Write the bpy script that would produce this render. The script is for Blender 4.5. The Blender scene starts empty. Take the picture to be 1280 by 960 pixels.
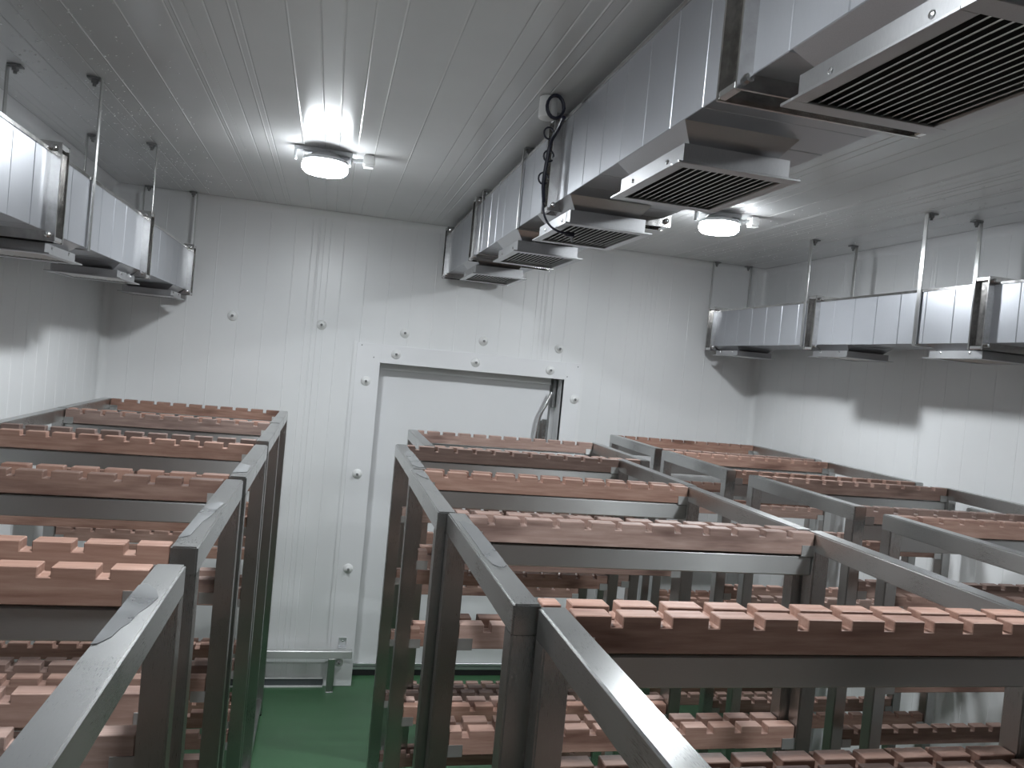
import bpy, bmesh, math, random
from mathutils import Vector, Matrix
random.seed(7)
scene = bpy.context.scene
COL = scene.collection

# ------------------------------------------------------------------ camera
FPX = 976.36
YAW, PITCH, ROLL = math.radians(13.2675), math.radians(-1.245), math.radians(5.3713)
CAM_Z = 2.05
fwd = Vector((math.sin(YAW) * math.cos(PITCH), math.cos(YAW) * math.cos(PITCH), math.sin(PITCH)))
rgt = Vector((math.cos(YAW), -math.sin(YAW), 0))
upv = rgt.cross(fwd)
r2 = math.cos(ROLL) * rgt + math.sin(ROLL) * upv
u2 = -math.sin(ROLL) * rgt + math.cos(ROLL) * upv
cam_data = bpy.data.cameras.new('camera')
cam = bpy.data.objects.new('camera', cam_data)
COL.objects.link(cam)
cam_data.sensor_width = 36
cam_data.lens = FPX / 1280 * 36
cam_data.clip_start = 0.02
mw = Matrix((r2, u2, -fwd)).transposed().to_4x4()
mw.translation = (0, 0, CAM_Z)
cam.matrix_world = mw
scene.camera = cam

# ------------------------------------------------------------------ world, exposure
world = bpy.data.worlds.new('world')
scene.world = world
world.use_nodes = True
world.node_tree.nodes['Background'].inputs[0].default_value = (0.02, 0.02, 0.02, 1)
world.node_tree.nodes['Background'].inputs[1].default_value = 0.3
scene.view_settings.view_transform = 'Standard'
scene.view_settings.look = 'None'
scene.view_settings.gamma = 1
scene.view_settings.use_curve_mapping = False
scene.view_settings.exposure = -0.14
LAMP_STRENGTH = 420.0

# ------------------------------------------------------------------ room dimensions
XL, XR, YB, YF, ZC = -1.262, 2.853, 4.836, -2.6, 2.87

# ------------------------------------------------------------------ materials
def new_mat(name):
    m = bpy.data.materials.new(name)
    m.use_nodes = True
    nt = m.node_tree
    return m, nt, nt.nodes['Principled BSDF']

def node(nt, kind, **kw):
    n = nt.nodes.new(kind)
    for k, v in kw.items():
        setattr(n, k, v)
    return n

def ramp(nt, fac, stops):
    r = node(nt, 'ShaderNodeValToRGB')
    el = r.color_ramp.elements
    while len(el) < len(stops):
        el.new(0.5)
    for e, (p, c) in zip(el, stops):
        e.position = p
        e.color = (c[0], c[1], c[2], 1)
    nt.links.new(fac, r.inputs[0])
    return r

def coords(nt, scale, which='Object'):
    tc = node(nt, 'ShaderNodeTexCoord')
    mp = node(nt, 'ShaderNodeMapping')
    mp.inputs['Scale'].default_value = scale
    nt.links.new(tc.outputs[which], mp.inputs[0])
    return mp.outputs[0]

def noise(nt, vec, scale, detail=3, rough=.5):
    n = node(nt, 'ShaderNodeTexNoise')
    n.inputs['Scale'].default_value = scale
    n.inputs['Detail'].default_value = detail
    n.inputs['Roughness'].default_value = rough
    nt.links.new(vec, n.inputs['Vector'])
    return n.outputs['Fac']

def simple(name, col, rough=.5, metal=0.0, spec=.5):
    m, nt, b = new_mat(name)
    b.inputs['Base Color'].default_value = (*col, 1)
    b.inputs['Roughness'].default_value = rough
    b.inputs['Metallic'].default_value = metal
    b.inputs['Specular IOR Level'].default_value = spec
    return m

def varied(name, c1, c2, scale, stretch=(1, 1, 1), rough=(.3, .45), metal=0.0, detail=4, bump=0.0, spec=.5):
    m, nt, b = new_mat(name)
    v = coords(nt, stretch)
    f = noise(nt, v, scale, detail)
    r = ramp(nt, f, [(.3, c1), (.7, c2)])
    nt.links.new(r.outputs[0], b.inputs['Base Color'])
    mr = node(nt, 'ShaderNodeMapRange')
    mr.inputs[1].default_value, mr.inputs[2].default_value = .3, .7
    mr.inputs[3].default_value, mr.inputs[4].default_value = rough
    nt.links.new(f, mr.inputs[0])
    nt.links.new(mr.outputs[0], b.inputs['Roughness'])
    b.inputs['Metallic'].default_value = metal
    b.inputs['Specular IOR Level'].default_value = spec
    if bump:
        bp = node(nt, 'ShaderNodeBump')
        bp.inputs['Strength'].default_value = bump
        bp.inputs['Distance'].default_value = .002
        nt.links.new(f, bp.inputs['Height'])
        nt.links.new(bp.outputs[0], b.inputs['Normal'])
    return m

M = {}
M['wall'] = varied('white_coated_panel', (.74, .745, .75), (.80, .80, .80), 1.6, rough=(.30, .42))
M['ceiling'] = varied('white_coated_ceiling_panel', (.62, .62, .62), (.70, .70, .70), 1.2, rough=(.16, .24))
M['door'] = varied('white_door_skin', (.76, .76, .77), (.80, .80, .81), 2.0, rough=(.3, .4))
M['floor'] = varied('green_epoxy_floor', (.046, .122, .056), (.066, .160, .078), 2.4, rough=(.28, .5), detail=6, bump=.08)
M['plastic'] = simple('white_plastic', (.78, .78, .77), .35)
M['rubber'] = simple('black_rubber', (.012, .012, .013), .6)
M['gasket'] = simple('grey_gasket', (.20, .20, .20), .6)
M['skirting'] = simple('dark_skirting', (.09, .10, .105), .5)
M['dark'] = simple('painted_grille_shade', (.010, .010, .010), .8)  # near-black colour stands in for the shade inside the grille boxes
M['alu'] = simple('aluminium_profile', (.60, .61, .62), .35, .9)
M['bolt'] = simple('polished_bolt', (.70, .70, .70), .18, 1.0)
M['film'] = varied('protective_film', (.30, .305, .31), (.40, .405, .41), 14, rough=(.24, .40), metal=.75)
M['drop'] = simple('water_drop', (.92, .92, .92), .08, 0.0, .9)
M['cable'] = simple('black_cable', (.012, .013, .03), .4)
M['lampbody'] = simple('grey_lamp_housing', (.42, .43, .44), .45, .4)

def steel(name, stretch, c1=(.45, .45, .445), c2=(.52, .52, .51), rough=(.25, .33), aniso_scale=60, tangent=None, aniso=.8):
    m, nt, b = new_mat(name)
    fine = noise(nt, coords(nt, stretch), aniso_scale, 3, .6)
    broad = noise(nt, coords(nt, (1, 1, 1)), 4.0, 3)
    mx = node(nt, 'ShaderNodeMath', operation='MULTIPLY_ADD')
    nt.links.new(fine, mx.inputs[0]); mx.inputs[1].default_value = .5
    hb = node(nt, 'ShaderNodeMath', operation='MULTIPLY')
    nt.links.new(broad, hb.inputs[0]); hb.inputs[1].default_value = .5
    nt.links.new(hb.outputs[0], mx.inputs[2])
    r = ramp(nt, mx.outputs[0], [(.3, c1), (.7, c2)])
    nt.links.new(r.outputs[0], b.inputs['Base Color'])
    mr = node(nt, 'ShaderNodeMapRange')
    mr.inputs[1].default_value, mr.inputs[2].default_value = .3, .7
    mr.inputs[3].default_value, mr.inputs[4].default_value = rough
    nt.links.new(mx.outputs[0], mr.inputs[0])
    nt.links.new(mr.outputs[0], b.inputs['Roughness'])
    b.inputs['Metallic'].default_value = 1.0
    if tangent:
        # brushed finish: the highlight spreads across the brushing direction
        cx = node(nt, 'ShaderNodeCombineXYZ')
        for k in range(3):
            cx.inputs[k].default_value = tangent[k]
        vt = node(nt, 'ShaderNodeVectorTransform', vector_type='VECTOR', convert_from='OBJECT', convert_to='WORLD')
        nt.links.new(cx.outputs[0], vt.inputs[0])
        nt.links.new(vt.outputs[0], b.inputs['Tangent'])
        b.inputs['Anisotropic'].default_value = aniso
    bp = node(nt, 'ShaderNodeBump')
    bp.inputs['Strength'].default_value = .012
    bp.inputs['Distance'].default_value = .0006
    nt.links.new(fine, bp.inputs['Height'])
    nt.links.new(bp.outputs[0], b.inputs['Normal'])
    return m

M['steel_x'] = steel('brushed_steel_along_x', (1, 25, 25), (.48, .48, .475), (.55, .55, .54), (.38, .46), tangent=(0, .3, 1))
M['steel_y'] = steel('brushed_steel_along_y', (25, 1, 25), tangent=(1, 0, .3))
M['steel_z'] = steel('brushed_steel_along_z', (25, 25, 1), tangent=(1, .6, 0))
M['duct'] = steel('duct_sheet_steel', (25, 25, 1), (.40, .41, .44), (.46, .47, .50), (.29, .36), 40)
M['duct'].node_tree.nodes['Principled BSDF'].inputs['Metallic'].default_value = .6
M['duct_bright'] = steel('polished_duct_flange', (3, 3, 3), (.42, .41, .40), (.74, .73, .72), (.08, .22), 14)
M['duct_dark'] = steel('dark_flange_band', (3, 3, 3), (.14, .135, .13), (.42, .40, .38), (.10, .25), 22)
M['boot'] = steel('grille_box_sheet', (25, 25, 3), (.42, .42, .43), (.54, .54, .55), (.28, .4), 40)
M['slat'] = steel('grille_slat_metal', (20, 1, 20), (.50, .50, .49), (.62, .62, .60), (.3, .42), 40)

def wood_mat():
    m, nt, b = new_mat('reddish_hardwood')
    oi = node(nt, 'ShaderNodeObjectInfo')
    tc = node(nt, 'ShaderNodeTexCoord')
    add = node(nt, 'ShaderNodeVectorMath', operation='ADD')
    cmb = node(nt, 'ShaderNodeCombineXYZ')
    ml = node(nt, 'ShaderNodeMath', operation='MULTIPLY')
    nt.links.new(oi.outputs['Random'], ml.inputs[0]); ml.inputs[1].default_value = 37.0
    for k in range(3):
        nt.links.new(ml.outputs[0], cmb.inputs[k])
    nt.links.new(tc.outputs['Object'], add.inputs[0])
    nt.links.new(cmb.outputs[0], add.inputs[1])
    mp = node(nt, 'ShaderNodeMapping')
    mp.inputs['Scale'].default_value = (2.2, 26, 26)
    nt.links.new(add.outputs[0], mp.inputs[0])
    grain = noise(nt, mp.outputs[0], 3.2, 6, .62)
    mp2 = node(nt, 'ShaderNodeMapping')
    mp2.inputs['Scale'].default_value = (1.5, 6, 6)
    nt.links.new(add.outputs[0], mp2.inputs[0])
    patch = noise(nt, mp2.outputs[0], 2.0, 3)
    base = ramp(nt, grain, [(.28, (.255, .126, .090)), (.52, (.350, .198, .146)), (.75, (.450, .278, .212))])
    # stains: darker heartwood streaks with their own outline
    st = ramp(nt, patch, [(.30, (.34, .26, .24)), (.43, (1, 1, 1))])
    mul = node(nt, 'ShaderNodeMix', data_type='RGBA', blend_type='MULTIPLY')
    mul.inputs[0].default_value = .75
    nt.links.new(base.outputs[0], mul.inputs[6]); nt.links.new(st.outputs[0], mul.inputs[7])
    hsv = node(nt, 'ShaderNodeHueSaturation')
    rr = node(nt, 'ShaderNodeMapRange')
    nt.links.new(oi.outputs['Random'], rr.inputs[0])
    rr.inputs[3].default_value, rr.inputs[4].default_value = .62, 1.18
    nt.links.new(rr.outputs[0], hsv.inputs['Value'])
    hsv.inputs['Saturation'].default_value = .92
    m2 = node(nt, 'ShaderNodeMath', operation='MULTIPLY'); m2.inputs[1].default_value = 7.31
    nt.links.new(oi.outputs['Random'], m2.inputs[0])
    fr_ = node(nt, 'ShaderNodeMath', operation='FRACT'); nt.links.new(m2.outputs[0], fr_.inputs[0])
    sr = node(nt, 'ShaderNodeMapRange'); sr.inputs[3].default_value, sr.inputs[4].default_value = .66, .96
    nt.links.new(fr_.outputs[0], sr.inputs[0]); nt.links.new(sr.outputs[0], hsv.inputs['Saturation'])
    nt.links.new(mul.outputs[2], hsv.inputs['Color'])
    nt.links.new(hsv.outputs[0], b.inputs['Base Color'])
    b.inputs['Roughness'].default_value = .5
    b.inputs['Specular IOR Level'].default_value = .35
    bp = node(nt, 'ShaderNodeBump')
    bp.inputs['Strength'].default_value = .25
    bp.inputs['Distance'].default_value = .001
    nt.links.new(grain, bp.inputs['Height'])
    nt.links.new(bp.outputs[0], b.inputs['Normal'])
    return m
M['wood'] = wood_mat()

def emit_mat(strength):
    m, nt, b = new_mat('lit_lamp_lens')
    b.inputs['Base Color'].default_value = (.9, .9, .9, 1)
    b.inputs['Emission Color'].default_value = (.905, .96, 1.0, 1)
    b.inputs['Emission Strength'].default_value = strength
    return m
M['lens'] = emit_mat(LAMP_STRENGTH)
M['glow'] = emit_mat(60.0)

# ------------------------------------------------------------------ mesh helpers
class MB:
    def __init__(self):
        self.v, self.f, self.smooth = [], [], False
    def add(self, vs, fs):
        n = len(self.v)
        self.v += [tuple(p) for p in vs]
        self.f += [tuple(i + n for i in f) for f in fs]
        return self
    def box(self, x0, x1, y0, y1, z0, z1):
        vs = [(x, y, z) for x in (x0, x1) for y in (y0, y1) for z in (z0, z1)]
        return self.add(vs, [(0, 1, 3, 2), (4, 6, 7, 5), (0, 4, 5, 1), (2, 3, 7, 6), (0, 2, 6, 4), (1, 5, 7, 3)])
    def loft(self, rings, cap=True):
        n = len(rings[0]); vs = [p for r in rings for p in r]; fs = []
        for k in range(len(rings) - 1):
            for i in range(n):
                j = (i + 1) % n
                fs.append((k * n + i, k * n + j, (k + 1) * n + j, (k + 1) * n + i))
        if cap:
            fs.append(tuple(reversed(range(n))))
            fs.append(tuple((len(rings) - 1) * n + i for i in range(n)))
        return self.add(vs, fs)
    def tube(self, pts, r, seg=10, cap=True):
        pts = [Vector(p) for p in pts]; rings = []
        t0 = (pts[1] - pts[0]).normalized()
        ref = Vector((0, 0, 1)) if abs(t0.z) < .9 else Vector((1, 0, 0))
        nrm = t0.cross(ref).normalized()
        for i, p in enumerate(pts):
            t = (pts[min(i + 1, len(pts) - 1)] - pts[max(i - 1, 0)]).normalized()
            nrm = (nrm - t * nrm.dot(t)).normalized()
            bn = t.cross(nrm)
            rings.append([p + r * (math.cos(a) * nrm + math.sin(a) * bn) for a in [2 * math.pi * k / seg for k in range(seg)]])
        self.smooth = True
        return self.loft(rings, cap)
    def lathe(self, prof, seg=24, axis='Z', o=(0, 0, 0)):
        rings = []
        for r, h in prof:
            ring = []
            for k in range(seg):
                a = 2 * math.pi * k / seg
                c, s = r * math.cos(a), r * math.sin(a)
                if axis == 'Z': p = (c, s, h)
                elif axis == 'Y': p = (c, h, s)
                else: p = (h, c, s)
                ring.append((p[0] + o[0], p[1] + o[1], p[2] + o[2]))
            rings.append(ring)
        return self.loft(rings)
    def mesh(self, name, bevel=0.0, seg=1, smooth=None):
        me = bpy.data.meshes.new(name)
        me.from_pydata(self.v, [], self.f)
        bm = bmesh.new(); bm.from_mesh(me)
        bmesh.ops.recalc_face_normals(bm, faces=bm.faces)
        if bevel:
            ed = [e for e in bm.edges if len(e.link_faces) == 2 and e.calc_face_angle(0) > .5]
            bmesh.ops.bevel(bm, geom=ed, offset=bevel, segments=seg, affect='EDGES', clamp_overlap=True)
        sm = self.smooth if smooth is None else smooth
        if sm:
            for f in bm.faces: f.smooth = True
            for e in bm.edges:
                if len(e.link_faces) == 2 and e.calc_face_angle(0) > .7: e.smooth = False
        bm.to_mesh(me); bm.free()
        return me

def put(name, me, mat, parent=None, loc=(0, 0, 0), rotz=0.0):
    if mat is not None and not me.materials:
        me.materials.append(mat)
    o = bpy.data.objects.new(name, me)
    COL.objects.link(o)
    o.location = loc
    o.rotation_euler = (0, 0, rotz)
    if parent is not None: o.parent = parent
    return o

def empty(name, loc, rotz=0.0):
    o = bpy.data.objects.new(name, None)
    COL.objects.link(o)
    o.location = loc; o.rotation_euler = (0, 0, rotz)
    o.empty_display_size = .1
    return o

def tag(o, label, cat, group=None, kind=None):
    o['label'] = label; o['category'] = cat
    if group: o['group'] = group
    if kind: o['kind'] = kind
    return o

# ------------------------------------------------------------------ room shell
def ribs(a, b, pitch, first, w=.007, h=.0013, extra=()):
    """profile points (u, depth) along a panel with small raised beads"""
    pts = [(a, 0.0)]
    cs = []
    k = math.ceil((a + w - first) / pitch)
    while first + k * pitch < b - w:
        cs.append((first + k * pitch, h)); k += 1
    cs += [(e, -h) for e in extra if a + w < e < b - w]
    cs.sort()
    last = a
    for c, hh in cs:
        if c - w <= last: continue
        pts += [(c - w / 2, 0), (c, hh), (c + w / 2, 0)]
        last = c + w / 2
    pts.append((b, 0.0))
    return pts

def panel_mesh(name, bits, place, pitch, first, thick=.03, extra=()):
    """bits: (u0,u1,v0,v1) ; place(u, v, depth) -> xyz, depth positive into the room"""
    mb = MB()
    for u0, u1, v0, v1 in bits:
        prof = ribs(u0, u1, pitch, first, extra=extra)
        n = len(prof)
        ring = prof + [(u1, -thick), (u0, -thick)]
        r0 = [place(u, v0, d) for u, d in ring]
        r1 = [place(u, v1, d) for u, d in ring]
        mb.loft([r0, r1])
    return mb.mesh(name)

J = .001
# floor
mb = MB().box(XL - .1, XR + .1, YF - .1, YB + .3, -.08, 0)
tag(put('floor', mb.mesh('floor'), M['floor']), 'green epoxy coated floor under the racks', 'floor', kind='structure')

# back wall (door wall): ribbed insulated panels around the door opening
DX0, DX1, DZ = .302, 1.481, 2.0
wb = tag(empty('wall_back', (0, 0, 0)), 'white ribbed panel wall holding the recessed door', 'wall', kind='structure')
pl = lambda u, v, d: (u, YB - d, v)
spec = [[(XL, -.09 - J, 0, ZC)], [(-.09, DX0, 0, ZC), (DX0, 1.32 - J, DZ, ZC)],
        [(1.32, DX1, DZ, ZC), (DX1, 2.03 - J, 0, ZC)], [(2.03, XR, 0, ZC)]]
for s in spec:
    ex = [s[0][0] + .035, s[-1][1] - .035, s[-1][1] - .07]
    put('panel', panel_mesh('wall_panel', s, pl, .1425, -.685, extra=ex), M['wall'], wb)

def side_wall(name, x, sgn, label):
    w = tag(empty(name, (0, 0, 0)), label, 'wall', kind='structure')
    y = YF
    while y < YB - .01:
        y1 = min(y + .98, YB)
        put('panel', panel_mesh('wall_panel', [(y, y1 - J, 0, ZC)], lambda u, v, d: (x + sgn * d, u, v), .142, YF + .07,
                                extra=[y + .03]), M['wall'], w)
        y = y1
side_wall('wall_left', XL, 1, 'white ribbed panel wall on the hinge side of the door')
side_wall('wall_right', XR, -1, 'white ribbed panel wall on the handle side of the door')
wf = tag(empty('wall_front', (0, 0, 0)), 'white ribbed panel wall facing the door wall', 'wall', kind='structure')
x = XL
while x < XR - .01:
    x1 = min(x + 1.03, XR)
    put('panel', panel_mesh('wall_panel', [(x, x1 - J, 0, ZC)], lambda u, v, d: (u, YF + d, v), .142, XL + .07), M['wall'], wf)
    x = x1
# ceiling panels, beads running towards the door wall
cl = tag(empty('ceiling', (0, 0, ZC)), 'glossy ribbed panel ceiling carrying lamps and ducts', 'ceiling', kind='structure')
edges = [XL, -.425, .44, 1.30, 2.16, XR]
for a, b in zip(edges[:-1], edges[1:]):
    put('panel', panel_mesh('ceiling_panel', [(a, b - J, YF, YB)], lambda u, v, d: (u, v, -d), .142, -.601,
                            extra=[a + .05, a + .13, b - .05, (a + b) / 2 + .03, (a + b) / 2 - .1]), M['ceiling'], cl)

# concave cove trims along ceiling and corners
def cove(name, p0, p1, n1, n2, label, r=.04):
    p0, p1, n1, n2 = map(Vector, (p0, p1, n1, n2))
    prof = [Vector((0, 0, 0)) + n1 * r]
    for k in range(1, 8):
        a = math.pi / 2 * k / 8
        prof.append(n1 * (r - r * math.sin(a)) + n2 * (r - r * math.cos(a)))
    prof.append(n2 * r); prof.append(Vector((0, 0, 0)))
    e = .003
    lip = (n1 + n2) * e
    mb = MB().loft([[p0 + q + lip * .3 for q in prof], [p1 + q + lip * .3 for q in prof]])
    tag(put(name, mb.mesh('cove_trim', smooth=True), M['wall']), label, 'trim', kind='structure')
cove('trim_1', (XL, YB, ZC), (XR, YB, ZC), (0, -1, 0), (0, 0, -1), 'white cove strip between ceiling and door wall')
cove('trim_2', (XL, YF, ZC), (XL, YB, ZC), (1, 0, 0), (0, 0, -1), 'white cove strip between ceiling and hinge-side wall')
cove('trim_3', (XR, YF, ZC), (XR, YB, ZC), (-1, 0, 0), (0, 0, -1), 'white cove strip between ceiling and handle-side wall')
cove('trim_4', (XL, YB, 0), (XL, YB, ZC), (1, 0, 0), (0, -1, 0), 'white cove strip in the corner on the door hinge side')
cove('trim_5', (XR, YB, 0), (XR, YB, ZC), (-1, 0, 0), (0, -1, 0), 'white cove strip in the corner on the door handle side')
# floor channel along the door wall
bb = MB().box(XL + .04, .13, YB - .014, YB - .002, 0, .050)
bo = tag(put('baseboard_back', bb.mesh('baseboard', .002), M['skirting']), 'dark skirting channel along the foot of the door wall', 'baseboard', kind='structure')
put('edge_strip', MB().box(XL + .04, .13, YB - .020, YB - .002, .050, .056).mesh('edge_strip'), M['plastic'], bo)
put('edge_strip', MB().box(XL + .04, .13, YB - .026, YB - .002, 0, .008).mesh('edge_strip'), M['plastic'], bo)

# ------------------------------------------------------------------ door
LY = YB + .15          # face of the recessed leaf
door = tag(empty('door_1', ((DX0 + DX1) / 2, YB, 0)), 'white recessed cold room door in its bolted frame', 'door', kind='structure')
def dput(name, mb, mat, bevel=.0015, parent=door, smooth=None):
    me = mb.mesh(name, bevel, smooth=smooth)
    base = door.location
    me.transform(Matrix.Translation(-base))
    o = put(name, me, mat, parent)
    return o
g = .006
leaf = dput('leaf', MB().box(DX0 + .0005, DX1 - .045, LY, LY + .06, .085, DZ - .0005), M['door'])
fr = MB()
t = .006
fr.box(DX0 - .145, DX0, YB - .004 - t, YB - .003, 0.002, DZ + .112)
fr.box(DX1, DX1 + .108, YB - .004 - t, YB - .003, 0.002, DZ + .112)
fr.box(DX0, DX1, YB - .004 - t, YB - .003, DZ, DZ + .112)
frame = dput('frame', fr, M['door'], .001)
lip = MB()
lip.box(DX0 - .165, DX0 - .145, YB - .003 - .004, YB - .003, 0.002, DZ + .12)
lip.box(DX1 + .108, DX1 + .128, YB - .003 - .004, YB - .003, 0.002, DZ + .12)
dput('frame_edge_strip', lip, M['wall'], 0)
rv = MB()
rv.box(DX0 - .03, DX0, YB + .0, YB + .24, 0, DZ + .03)
rv.box(DX1, DX1 + .03, YB + .0, YB + .24, 0, DZ + .03)
rv.box(DX0, DX1, YB + .0, YB + .24, DZ, DZ + .03)
dput('reveal', rv, M['door'], 0)
dput('backing', MB().box(DX0 - .03, DX1 + .03, YB + .24, YB + .25, 0, DZ + .03), M['rubber'], 0)
gk = MB()
gk.box(DX1 - .043, DX1 - .030, LY + .004, LY + .05, .085, DZ - .004)
gk.box(DX1 - .030, DX1 - .012, LY - .035, LY + .05, DZ - .19, DZ - .004)
dput('gasket', gk, M['gasket'], 0)
dput('head_strip', MB().box(DX0 + .001, DX1 - .045, LY - .014, LY - .0005, DZ - .045, DZ - .001), M['wall'], .001)
jm = MB().box(DX1 - .030, DX1 - .0005, LY + .002, LY + .05, .0, DZ - .19)
dput('jamb_stop', jm, M['door'], 0)
sp = MB()
sp.box(DX0 + .01, DX1 - .03, LY - .010, LY + .05, .066, .085)
sp.box(DX0 + .01, DX1 - .03, LY - .004, LY + .05, .040, .060)
dput('sill_profile', sp, M['alu'], .002)
dput('bottom_seal', MB().box(DX0 + .01, DX1 - .03, LY + .002, LY + .04, .003, .040), M['rubber'], 0)
# handle: bent rod and latch plate on the leaf
hp = [(1.348, LY - .05, 1.26), (1.352, LY - .052, 1.48), (1.358, LY - .055, 1.64), (1.366, LY - .058, 1.735),
      (1.380, LY - .06, 1.780), (1.404, LY - .062, 1.830), (1.423, LY - .062, 1.880), (1.432, LY - .062, 1.910)]
handle = dput('handle', MB().tube(hp, .011, 12), M['bolt'], 0)
dput('latch_plate', MB().box(1.375, 1.433, LY - .010, LY - .0005, 1.40, 1.715), M['steel_z'], .003)
dput('latch_block', MB().box(1.372, 1.402, LY - .045, LY - .0105, 1.56, 1.70).box(1.395, 1.433, LY - .026, LY - .0105, 1.69, 1.725), M['steel_z'], .004)
for hz in (1.60, 1.645):
    dput('bolt', MB().lathe([(.009, LY - .018), (.009, LY - .0105)], 8, 'Y', (1.418, 0, hz)), M['bolt'], 0)

# white bolt caps: on the wall and on the door frame
capm = MB().lathe([(.004, -.024), (.012, -.022), (.013, -.012), (.021, -.010), (.029, -.003), (.030, 0)], 20, 'Y').mesh('bolt_cap', smooth=True)
nutm = MB().lathe([(.006, -.034), (.008, -.030), (.008, -.022)], 6, 'Y').mesh('bolt_nut')
def cap(xx, zz, yy, parent):
    b = parent.location if parent is not None else Vector((0, 0, 0))
    c = put('bolt_cap', capm, M['plastic'], parent, Vector((xx, yy, zz)) - Vector(b))
    return c
for xx in (-.57, -.063, .436, .93, 1.429):
    c = cap(xx, 2.195, YB, wb); put('nut', nutm, M['gasket'], c)
fb = frame
for xx, zz in [(.394, 2.06), (.891, 2.057), (1.379, 2.052), (.226, 1.882), (1.559, 1.879), (.224, 1.313), (.221, .73), (.218, .154), (1.559, 1.3), (1.559, .72)]:
    c = put('bolt_cap', capm, M['plastic'], frame, Vector((xx, YB - .010, zz)) - door.location)
    put('nut', nutm, M['gasket'], c)
for xx, zz in [(.185, 2.098), (.262, 2.03), (1.565, 2.09), (1.498, 2.02)]:
    put('rivet', MB().lathe([(.002, -.003), (.004, 0)], 8, 'Y').mesh('rivet'), M['gasket'], frame, Vector((xx, YB - .010, zz)) - door.location)

# ------------------------------------------------------------------ racks
TOP = 1.69
TB = .045
LEVELS = [TOP - .256 * k for k in range(6)]
WH, WD = .058, .034
def beam_mesh(L, seed, pitch=.0795, nw=.018, nd=.017):
    rnd = random.Random(seed)
    off = rnd.uniform(.025, .06)
    prof = [(0, 0)]
    pts = []
    x = off
    while x + nw < L - .012:
        pts.append((x, x + nw)); x += pitch + rnd.uniform(-.002, .002)
    ring = [(0, 0), (L, 0), (L, WH)]
    for a, b in reversed(pts):
        d = nd + rnd.uniform(-.002, .002)
        ring += [(b, WH), (b, WH - d), (a, WH - d), (a, WH)]
    ring.append((0, WH))
    r0 = [(px, -WD / 2, pz) for px, pz in ring]
    r1 = [(px, WD / 2, pz) for px, pz in ring]
    mb = MB().loft([r0, r1])
    me = mb.mesh('notched_beam', .0014)
    return me

_cache = {}
def cached(key, fn):
    if key not in _cache: _cache[key] = fn()
    return _cache[key]
BEAM_VARIANTS = 5

def u_bracket():
    mb = MB(); t = .0025; L = .036; h = .026
    mb.box(0, L, -WD / 2 - t, WD / 2 + t, -t, 0)
    mb.box(0, L, -WD / 2 - t, -WD / 2, 0, h)
    mb.box(0, L, WD / 2, WD / 2 + t, 0, h)
    return mb.mesh('bracket')
bracket_mesh = u_bracket()

def make_rack(xl, yback, W, D, label, films=(), rot=0.0, seed=0):
    cx, cy = xl + W / 2, yback - D / 2
    r = tag(empty('drying_rack', (cx, cy, 0), rot), label, 'rack', 'steel racks with notched wooden beams')
    hw, hd = W / 2, D / 2
    post_me = cached(('post',), lambda: MB().box(-TB / 2, TB / 2, -TB / 2, TB / 2, .006, TOP - TB - .0005).mesh('post', .003, 2))
    foot_me = cached(('foot',), lambda: MB().box(-TB / 2 - .001, TB / 2 + .001, -TB / 2 - .001, TB / 2 + .001, 0, .006).mesh('foot', .001))
    side_me = cached(('side', D), lambda: MB().box(-TB / 2, TB / 2, -hd, hd, TOP - .050, TOP).mesh('top_side_rail', .003, 2))
    bot_me = cached(('bot', D), lambda: MB().box(-TB / 2 + .003, TB / 2 - .003, -hd + TB, hd - TB, .050, .095).mesh('bottom_side_rail', .003))
    xr_me = cached(('xr', W), lambda: MB().box(-hw + TB, hw - TB, -.014, .014, TOP - WH - .056, TOP - WH - .004).mesh('top_cross_rail', .003))
    # one side = post pair + rail
    for sx in (-1, 1):
        px = sx * (hw - TB / 2)
        put('top_side_rail', side_me, M['steel_y'], r, (px, 0, 0))
        put('bottom_side_rail', bot_me, M['steel_y'], r, (px, 0, 0))
        for sy in (-1, 1):
            py = sy * (hd - TB / 2)
            p = put('post', post_me, M['steel_z'], r, (px, py, 0))
            put('foot', foot_me, M['rubber'], p)
            for z in LEVELS:
                bx = TB / 2 if sx < 0 else -TB / 2 - .036
                put('bracket', bracket_mesh, M['steel_x'], p, (bx, sy * (TB / 2 - WD / 2 - .003), z - WH - .001))
    L = W - 2 * TB - .004
    for sy in (-1, 1):
        py = sy * (hd - TB / 2)
        put('top_cross_rail', xr_me, M['steel_x'], r, (0, sy * (hd - .0195), 0))
        for k, z in enumerate(LEVELS):
            v = (seed * 3 + k * 2 + (sy > 0)) % BEAM_VARIANTS
            bm_ = cached(('beam', L, v), lambda: beam_mesh(L, 100 + v))
            put('notched_beam', bm_, M['wood'], r, (-L / 2, sy * (hd - WD / 2 - .003) + random.uniform(-.002, .002), z - WH))
    for f in films:
        sx, pts = f
        px = sx * (hw - TB / 2)
        r0 = [(px + u * TB * .47, v, TOP + .0004) for u, v in pts]
        r1 = [(px + u * TB * .47, v, TOP + .0014) for u, v in pts]
        put('protective_film', MB().loft([r0, r1]).mesh('protective_film'), M['film'], r)
    return r

ORD = ['nearest the door wall', 'second from the door wall', 'third from the door wall', 'fourth from the door wall', 'fifth from the door wall', 'sixth from the door wall', 'seventh from the door wall']
def wavy(v0, v1, seed, n=9):
    rnd = random.Random(seed)
    a = [(-1, v0), (-1, v1)]
    b = []
    for i in range(n):
        tt = i / (n - 1)
        b.append((-.9 + 1.7 * (1 - tt) * (1 if i < n - 1 else .2) + rnd.uniform(-.2, .2), v1 + (v0 - v1) * tt))
    return a + b

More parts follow.
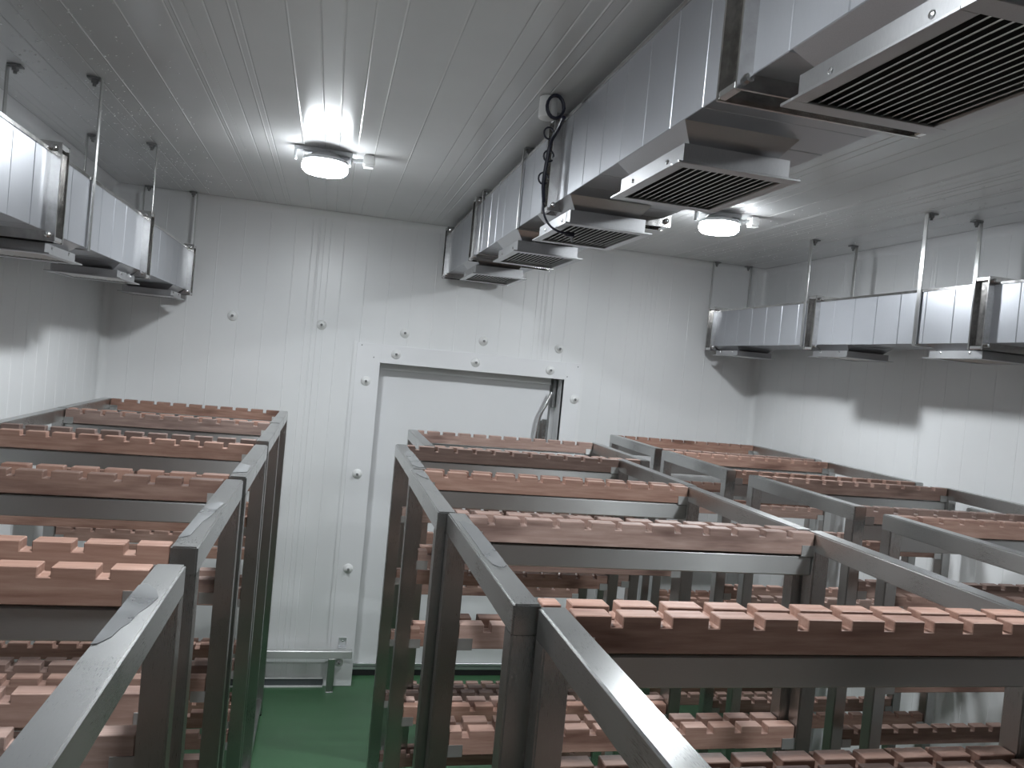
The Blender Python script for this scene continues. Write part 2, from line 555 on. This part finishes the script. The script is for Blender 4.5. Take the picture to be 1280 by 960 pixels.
for i, (xr_, yb_) in enumerate([(-.196, 4.482), (-.191, 3.742), (-.187, 2.905), (-.191, 2.140), (-.192, 1.311), (-.192, .57), (-.192, -.18)]):
    fl = []
    if i == 4: fl = [(1, [(-1, .01), (-1, .24), (-.5, .245), (.3, .22), (.75, .185), (.55, .15), (.25, .12), (.15, .085), (-.1, .065), (-.25, .035), (-.7, .012)])]
    if i == 3: fl = [(1, [(-1, -.30), (-.9, -.05), (-.5, .02), (.3, .05), (.8, .03), (.5, -.03), (.35, -.10), (.0, -.16), (-.2, -.28)])]
    if i == 2: fl = [(1, [(-1, -.30), (-1, -.12), (.6, -.16), (.7, -.28)])]
    make_rack(xr_ - .94, yb_, .94, .72, 'steel rack with notched wooden beams, hinge-side wall row, ' + ORD[i], fl, seed=i)
for i, (xl_, yb_) in enumerate([(.415, 3.93), (.295, 3.23), (.283, 2.53), (.305, 1.834), (.342, 1.136), (.342, .42), (.342, -.30)]):
    fl = []
    if i == 3: fl = [(-1, [(.95, .05), (.9, -.08), (.75, -.12), (.2, -.14), (-.35, -.12), (-.6, -.05), (-.5, .1), (-.55, .24), (-.1, .25), (.95, .2)])]
    if i == 2: fl = [(-1, [(1, .18), (.8, .15), (.4, .16), (-.2, .2), (-.6, .25), (-.4, .28), (.3, .29), (1, .3)])]
    if i == 1: fl = [(-1, [(1, -.30), (.1, -.32), (-.8, -.28), (-.7, .0), (-.3, .1), (1, .12)])]
    make_rack(xl_, yb_, 1.015, .69, 'steel rack with notched wooden beams, middle row, ' + ORD[i], fl, seed=i + 7)
for i, (xl_, yb_) in enumerate([(1.728, 4.56), (1.728, 3.785), (1.765, 2.978), (1.775, 2.165), (1.775, 1.44), (1.775, .73), (1.775, .02)]):
    make_rack(xl_, yb_, 1.015, .69, 'steel rack with notched wooden beams, handle-side wall row, ' + ORD[i], seed=i + 13)

# ------------------------------------------------------------------ ducts
def ring_mb(x0, x1, z0, z1, pr, y0, y1):
    """rectangular ring protruding by pr around a duct section"""
    mb = MB()
    mb.box(x0 - pr, x0 - .0005, y0, y1, z0 - pr, z1 + pr)
    mb.box(x1 + .0005, x1 + pr, y0, y1, z0 - pr, z1 + pr)
    mb.box(x0 - .0005, x1 + .0005, y0, y1, z0 - pr, z0 - .0005)
    mb.box(x0 - .0005, x1 + .0005, y0, y1, z1 + .0005, z1 + pr)
    return mb

def make_duct(name, label, x0, x1, z0, z1, yend, ystart, joints, pitch, diffs, dw, dl, drop, dxo):
    d = tag(empty(name, ((x0 + x1) / 2, yend, z0)), label, 'duct')
    base = d.location
    def p(nm, mb, mat, parent=d, bevel=0.0, smooth=None, off=None):
        me = mb.mesh(nm, bevel, smooth=smooth)
        me.transform(Matrix.Translation(-(base if off is None else off)))
        return put(nm, me, mat, parent)
    stops = [yend] + [j for j in joints if ystart < j < yend] + [ystart]
    rnd = random.Random(len(label))
    for a, b in zip(stops[:-1], stops[1:]):
        n = max(1, round((a - b) / pitch))
        for k in range(n):
            ya, yb_ = a - (a - b) * k / n, a - (a - b) * (k + 1) / n
            e = rnd.uniform(0, .0012)
            p('panel', MB().box(x0 - e, x1 + e, yb_ + .0008, ya - .0008, z0 - e, z1), M['duct'], bevel=.0015)
    if True:
        # raised lip on the top edges
        p('edge_seam', MB().box(x0 - .004, x0 + .006, ystart, yend, z1 - .004, z1 + .006).box(x1 - .006, x1 + .004, ystart, yend, z1 - .004, z1 + .006), M['duct_bright'])
    boltm = cached(('dbolt',), lambda: MB().lathe([(.004, -.012), (.008, -.010), (.009, 0)], 8, 'Y').mesh('bolt', smooth=True))
    for j in joints:
        pr = .028
        fl = p('flange', ring_mb(x0, x1, z0, z1, pr, j - .036, j - .030), M['duct_bright'])
        p('flange', ring_mb(x0, x1, z0, z1, pr, j + .030, j + .036), M['duct_bright'])
        p('gasket_band', ring_mb(x0, x1, z0, z1, pr * .45, j - .030, j + .030), M['duct_dark'])
        for cx in (x0 - pr * .35, x1 + pr * .35):
            for cz in (z0 - pr * .35, z1 + pr * .35):
                for dy, s in ((-.036, 1), ):
                    put('bolt', boltm, M['bolt'], fl, Vector((cx, j + dy, cz)) - base)
        # corner cleats between the two rims
        for cx in (x0 - pr, x1 + pr):
            for cz in (z0 - pr, z1 + pr):
                sx = .018 if cx < x0 else -.018
                sz = .018 if cz < z0 else -.018
                p('corner_cleat', MB().box(min(cx, cx + sx) + .001, max(cx, cx + sx) - .001, j - .029, j + .029, min(cz, cz + sz) + .001, max(cz, cz + sz) - .001), M['bolt'], fl, .003)
    # down-facing grille boxes
    for yc in diffs:
        xc = (x0 + x1) / 2 + dxo
        lz = z0 - drop
        w, l = dw / 2 - .018, dl / 2 - .018
        mb = MB()
        # neck
        nk = .012
        tw, tl, bw, bl = w + .010, l + .012, w - .022, l - .022
        zt, zb = z0 - .0005, lz + drop * .48 + .003
        mb.loft([[(xc - bw, yc - bl, zb), (xc + bw, yc - bl, zb), (xc + bw, yc + bl, zb), (xc - bw, yc + bl, zb)],
                 [(xc - tw, yc - tl, zt), (xc + tw, yc - tl, zt), (xc + tw, yc + tl, zt), (xc - tw, yc + tl, zt)]])
        rings = []
        th = .004
        for sx0, sx1, sy0, sy1 in ((-w, -w + th, -l, l), (w - th, w, -l, l), (-w + th, w - th, -l, -l + th), (-w + th, w - th, l - th, l)):
            mb.box(xc + sx0, xc + sx1, yc + sy0, yc + sy1, lz + .005, lz + drop * .48)
        mb.box(xc - w, xc + w, yc - l, yc + l, lz + drop * .48, lz + drop * .48 + .003)
        df = p('grille_box', mb, M['boot'])
        fm = MB()
        a, b = dw / 2, dl / 2
        wi, li = w - .007, l - .014
        fm.box(xc - a, xc + a, yc - b, yc - li, lz, lz + .005)
        fm.box(xc - a, xc + a, yc + li, yc + b, lz, lz + .005)
        fm.box(xc - a, xc - wi, yc - li, yc + li, lz, lz + .005)
        fm.box(xc + wi, xc + a, yc - li, yc + li, lz, lz + .005)
        p('lip_frame', fm, M['boot'], df, .0008)
        p('shade_plate', MB().box(xc - w + .006, xc + w - .006, yc - l + .006, yc + l - .006, lz + .018, lz + .020), M['dark'], df)  # added black sheet, paints the shade seen between the slats
        ns = 14
        sl_me = cached(('slat', li, wi), lambda: slat_mesh(li))
        for k in range(ns):
            sx = xc - wi + 2 * wi * (k + .5) / ns
            put('slat', sl_me, M['slat'], df, Vector((sx, yc, lz + .003)) - base)
        # screws on the side cheek
        sm = cached(('screw',), lambda: MB().lathe([(.002, -.003), (.005, -.002), (.006, 0)], 8, 'X').mesh('screw', smooth=True))
        for dy in (-l * .55, l * .55):
            s1 = put('screw', sm, M['bolt'], df, Vector((xc - w, yc + dy, lz + .025)) - base)
            s2 = put('screw', sm, M['bolt'], df, Vector((xc + w, yc + dy, lz + .025)) - base)
            s2.rotation_euler = (0, 0, math.pi)
    return d

def slat_mesh(li):
    # tilted blade, long axis along Y
    c, s = math.cos(math.radians(28)), math.sin(math.radians(28))
    prof = [(-.0045, -.0008), (.0045, -.0008), (.0045, .0008), (-.0045, .0008)]
    q = [(u * c - v * s, u * s + v * c) for u, v in prof]
    mb = MB().loft([[(u, -li + .0005, v + .003) for u, v in q], [(u, li - .0005, v + .003) for u, v in q]])
    return mb.mesh('slat')

YS = -2.3
CX0, CX1, CZ0, CZ1 = .645, 1.005, 2.574, 2.822
make_duct('air_duct', 'large steel air duct between the two lit lamps with a coiled cable',
          CX0, CX1, CZ0, CZ1, 4.735, YS, [4.70, 3.76, 2.40, 1.235, 0.1, -1.1], .15,
          [3.95, 3.075, 2.41, 1.645, .90, .1, -.8], .275, .385, .088, -.05)
LX0, LX1, LZ0, LZ1 = -1.075, -.812, 2.310, 2.535
make_duct('air_duct', 'slim steel air duct hung along the wall on the door hinge side',
          LX0, LX1, LZ0, LZ1, 4.735, YS, [4.70, 3.63, 2.50, 1.3, .1, -1.1], .16,
          [4.50, 3.45, 2.66, 1.8, .9, 0, -.9], .27, .31, .062, 0)
RX0, RX1, RZ0, RZ1 = 2.425, 2.685, 2.310, 2.535
make_duct('air_duct', 'slim steel air duct hung along the wall on the door handle side',
          RX0, RX1, RZ0, RZ1, 4.735, YS, [4.70, 3.60, 2.52, 1.3, .1, -1.1], .16,
          [4.52, 3.47, 2.66, 1.8, .9, 0, -.9], .27, .31, .062, 0)

# strap hangers: two straps, a cross bar under the duct, two ceiling brackets with bolts
def make_hanger(label, x0, x1, z0, y, w=.022):
    h = tag(empty('strap_hanger', ((x0 + x1) / 2, y, ZC)), label, 'hanger', 'strap hangers of the air ducts')
    b = h.location
    def p(nm, mb, mat, parent=h, bevel=0.0):
        me = mb.mesh(nm, bevel); me.transform(Matrix.Translation(-b)); return put(nm, me, mat, parent)
    t = .004; gap = .006
    for s, xs in ((-1, x0 - gap - t), (1, x1 + gap)):
        p('strap', MB().box(xs, xs + t, y - w / 2, y + w / 2, z0 - .009, ZC - .004), M['steel_z'], bevel=.0006)
        xa, xb = (xs + t, xs + .045) if s < 0 else (xs - .041, xs)
        br = p('ceiling_bracket', MB().box(xa, xb, y - .016, y + .016, ZC - .008, ZC - .0025), M['gasket'])
        xm = (xa + xb) / 2
        p('bolt', MB().lathe([(.011, ZC - .020), (.011, ZC - .0085)], 6, 'Z', (xm, y, 0)).lathe([(.006, ZC - .030), (.006, ZC - .0205)], 8, 'Z', (xm, y, 0)), M['gasket'], br)
    p('cross_bar', MB().box(x0 - gap, x1 + gap, y - w / 2, y + w / 2, z0 - .009, z0 - .005), M['steel_x'])
HORD = ['third from the door wall', 'second from the door wall', 'nearest the door wall']
for y, hn in zip((2.852, 3.70, 4.762), HORD):
    make_hanger('steel strap hanger of the hinge-side slim duct, ' + hn, LX0, LX1, LZ0, y)
for y, hn in zip((2.868, 3.69, 4.768), HORD):
    make_hanger('steel strap hanger of the handle-side slim duct, ' + hn, RX0, RX1, RZ0, y)
for y, hn in zip((2.862, 3.655), HORD[1:]):
    make_hanger('narrow strap hanger of the large duct between the lamps, ' + hn, CX0, CX1, CZ0, y, .014)

# ------------------------------------------------------------------ lamps
def make_lamp(label, x, y):
    l = tag(empty('ceiling_lamp', (x, y, ZC)), label, 'lamp', 'round ceiling lamps')
    put('mounting_bar', MB().box(-.125, .105, -.014, .014, -.022, -.004).box(-.125, -.115, -.014, .014, -.06, -.022).box(.095, .105, -.014, .014, -.06, -.022).mesh('mounting_bar', .002), M['lampbody'], l)
    put('housing', MB().lathe([(.03, -.024), (.055, -.026), (.065, -.038), (.088, -.046), (.092, -.052), (.092, -.060), (.086, -.062)], 32).mesh('housing', smooth=True), M['lampbody'], l)
    rim = put('glass_rim', MB().lathe([(.086, -.0622), (.092, -.070), (.094, -.080), (.090, -.092), (.080, -.1015)], 32).mesh('glass_rim', smooth=True), M['glow'], l)
    put('lens', MB().lathe([(.079, -.1018), (.060, -.1045), (.030, -.1065), (.004, -.107)], 32).mesh('lens', smooth=True), M['lens'], l)
    jb = put('junction_box', MB().box(.150, .198, -.024, .024, -.050, -.004).mesh('junction_box', .006, 2), M['plastic'], l)
    put('screw_cover', MB().box(.154, .194, -.020, .020, -.054, -.050).mesh('screw_cover', .001), M['plastic'], jb)
    put('cable_gland', MB().tube([(.150, 0, -.030), (.135, 0, -.030), (.122, 0, -.034), (.108, 0, -.032), (.085, 0, -.030), (.058, 0, -.032)], .008, 10).mesh('cable_gland'), M['lampbody'], l)
    return l
make_lamp('lit round lamp over the aisle between hinge-side and middle rack rows', -.085, 3.33)
make_lamp('lit round lamp between the large duct and the handle-side slim duct', 1.72, 3.38)

make_lamp('lit round lamp above the fifth racks over the hinge-side aisle', -.085, 1.05)
make_lamp('lit round lamp above the fifth racks beside the large duct', 1.72, 1.05)

# ------------------------------------------------------------------ cable and box beside the large duct
jbx = tag(empty('junction_box', (.574, 2.30, ZC)), 'white round junction box with coiled blue-black cable beside the large duct', 'box')
put('box_body', MB().lathe([(.026, -.066), (.028, -.062), (.028, -.003)], 24).mesh('box_body', .001, smooth=True), M['plastic'], jbx)
coil = []
for k in range(0, 49):
    a = 2 * math.pi * k / 16
    coil.append((.012 + .026 * math.cos(a), -.034 - .004 * k / 16, -.040 + .034 * math.sin(a)))
put('cable_coil', MB().tube(coil, .0042, 8).mesh('cable_coil'), M['cable'], jbx)
cab = [(.612, 2.252, 2.796), (.612, 2.300, 2.775), (.604, 2.352, 2.745), (.599, 2.358, 2.68), (.596, 2.356, 2.62), (.600, 2.352, 2.56),
       (.606, 2.348, 2.525), (.622, 2.335, 2.495), (.650, 2.325, 2.478), (.690, 2.34, 2.477), (.715, 2.40, 2.477), (.735, 2.46, 2.478)]
def smooth_path(pts, n=5):
    P = [Vector(p) for p in pts]; out = []
    for i in range(len(P) - 1):
        p0, p1, p2, p3 = P[max(i - 1, 0)], P[i], P[i + 1], P[min(i + 2, len(P) - 1)]
        for k in range(n):
            t = k / n
            out.append(.5 * ((2 * p1) + (p2 - p0) * t + (2 * p0 - 5 * p1 + 4 * p2 - p3) * t * t + (3 * p1 - p0 - 3 * p2 + p3) * t ** 3))
    out.append(P[-1]); return out
cbl = tag(put('sensor_cable', MB().tube(smooth_path(cab), .0035, 8).tube(smooth_path([(p[0] - .004, p[1] - .016 + .006 * math.sin(i * 2.1), p[2]) for i, p in enumerate(cab[:6])]), .006, 8).mesh('sensor_cable'), M['cable']),
          'dark cable running down the duct flange onto a grille', 'cable')
put('cable_plug', MB().box(.675, .705, 2.335, 2.352, 2.470, 2.484).mesh('cable_plug', .002), M['cable'], cbl)
for zz, dx in ((2.78, .0), (2.71, .006), (2.64, -.004)):
    pts = []
    for k in range(13):
        a = 2 * math.pi * k / 12 * .9
        pts.append((.598 + dx + .016 * math.cos(a), 2.357, zz + .018 * math.sin(a)))
    put('cable_tie', MB().tube(pts, .003, 6).mesh('cable_tie'), M['cable'], cbl)

# ------------------------------------------------------------------ bumper rail at the foot of the door wall
bp_ = tag(empty('bumper_rail', (-.3, 4.76, 0)), 'low square steel bumper rail at the foot of the door wall', 'rail')
def bput(nm, mb, mat, bev=.003):
    me = mb.mesh(nm, bev); me.transform(Matrix.Translation(-bp_.location)); return put(nm, me, mat, bp_)
bput('rail', MB().box(-1.15, .287, 4.735, 4.778, .205, .250), M['steel_x'])
bput('leg', MB().box(.150, .190, 4.737, 4.776, .004, .2045), M['steel_z'])
bput('leg', MB().box(-.95, -.91, 4.737, 4.776, .004, .2045), M['steel_z'])
bput('foot_plate', MB().box(.148, .192, 4.735, 4.778, 0, .004), M['steel_x'], .001)
wbk = bput('wall_bracket', MB().box(.205, .250, YB - .016, YB - .011, .2, .305).box(.205, .250, 4.7785, YB - .016, .251, .256), M['alu'], .001)
put('bolt', MB().lathe([(.005, -.006), (.007, 0)], 6, 'Y').mesh('bolt'), M['bolt'], wbk, Vector((.2275, YB - .016, .285)) - bp_.location)

# ------------------------------------------------------------------ water droplets on the ceiling
mb = MB()
rnd = random.Random(3)
def drop(x, y, r):
    seg = 6; ring1 = []; ring2 = []
    for k in range(seg):
        a = 2 * math.pi * k / seg
        ring1.append((x + r * math.cos(a), y + r * math.sin(a), ZC - .0005))
        ring2.append((x + r * .7 * math.cos(a), y + r * .7 * math.sin(a), ZC - r * .6))
    mb.loft([ring1, ring2])
for k in range(900):
    if rnd.random() < .6:
        x, y = rnd.gauss(-.85, .13), rnd.uniform(1.7, 4.6)
    else:
        x, y = rnd.gauss(2.35, .25), rnd.uniform(2.4, 4.6)
    if XL + .06 < x < XR - .06:
        drop(x, y, rnd.uniform(.0015, .0042))
tag(put('water_droplets', mb.mesh('water_droplets'), M['drop']), 'tiny water droplets beaded on the ceiling above the slim ducts', 'droplets', kind='stuff')
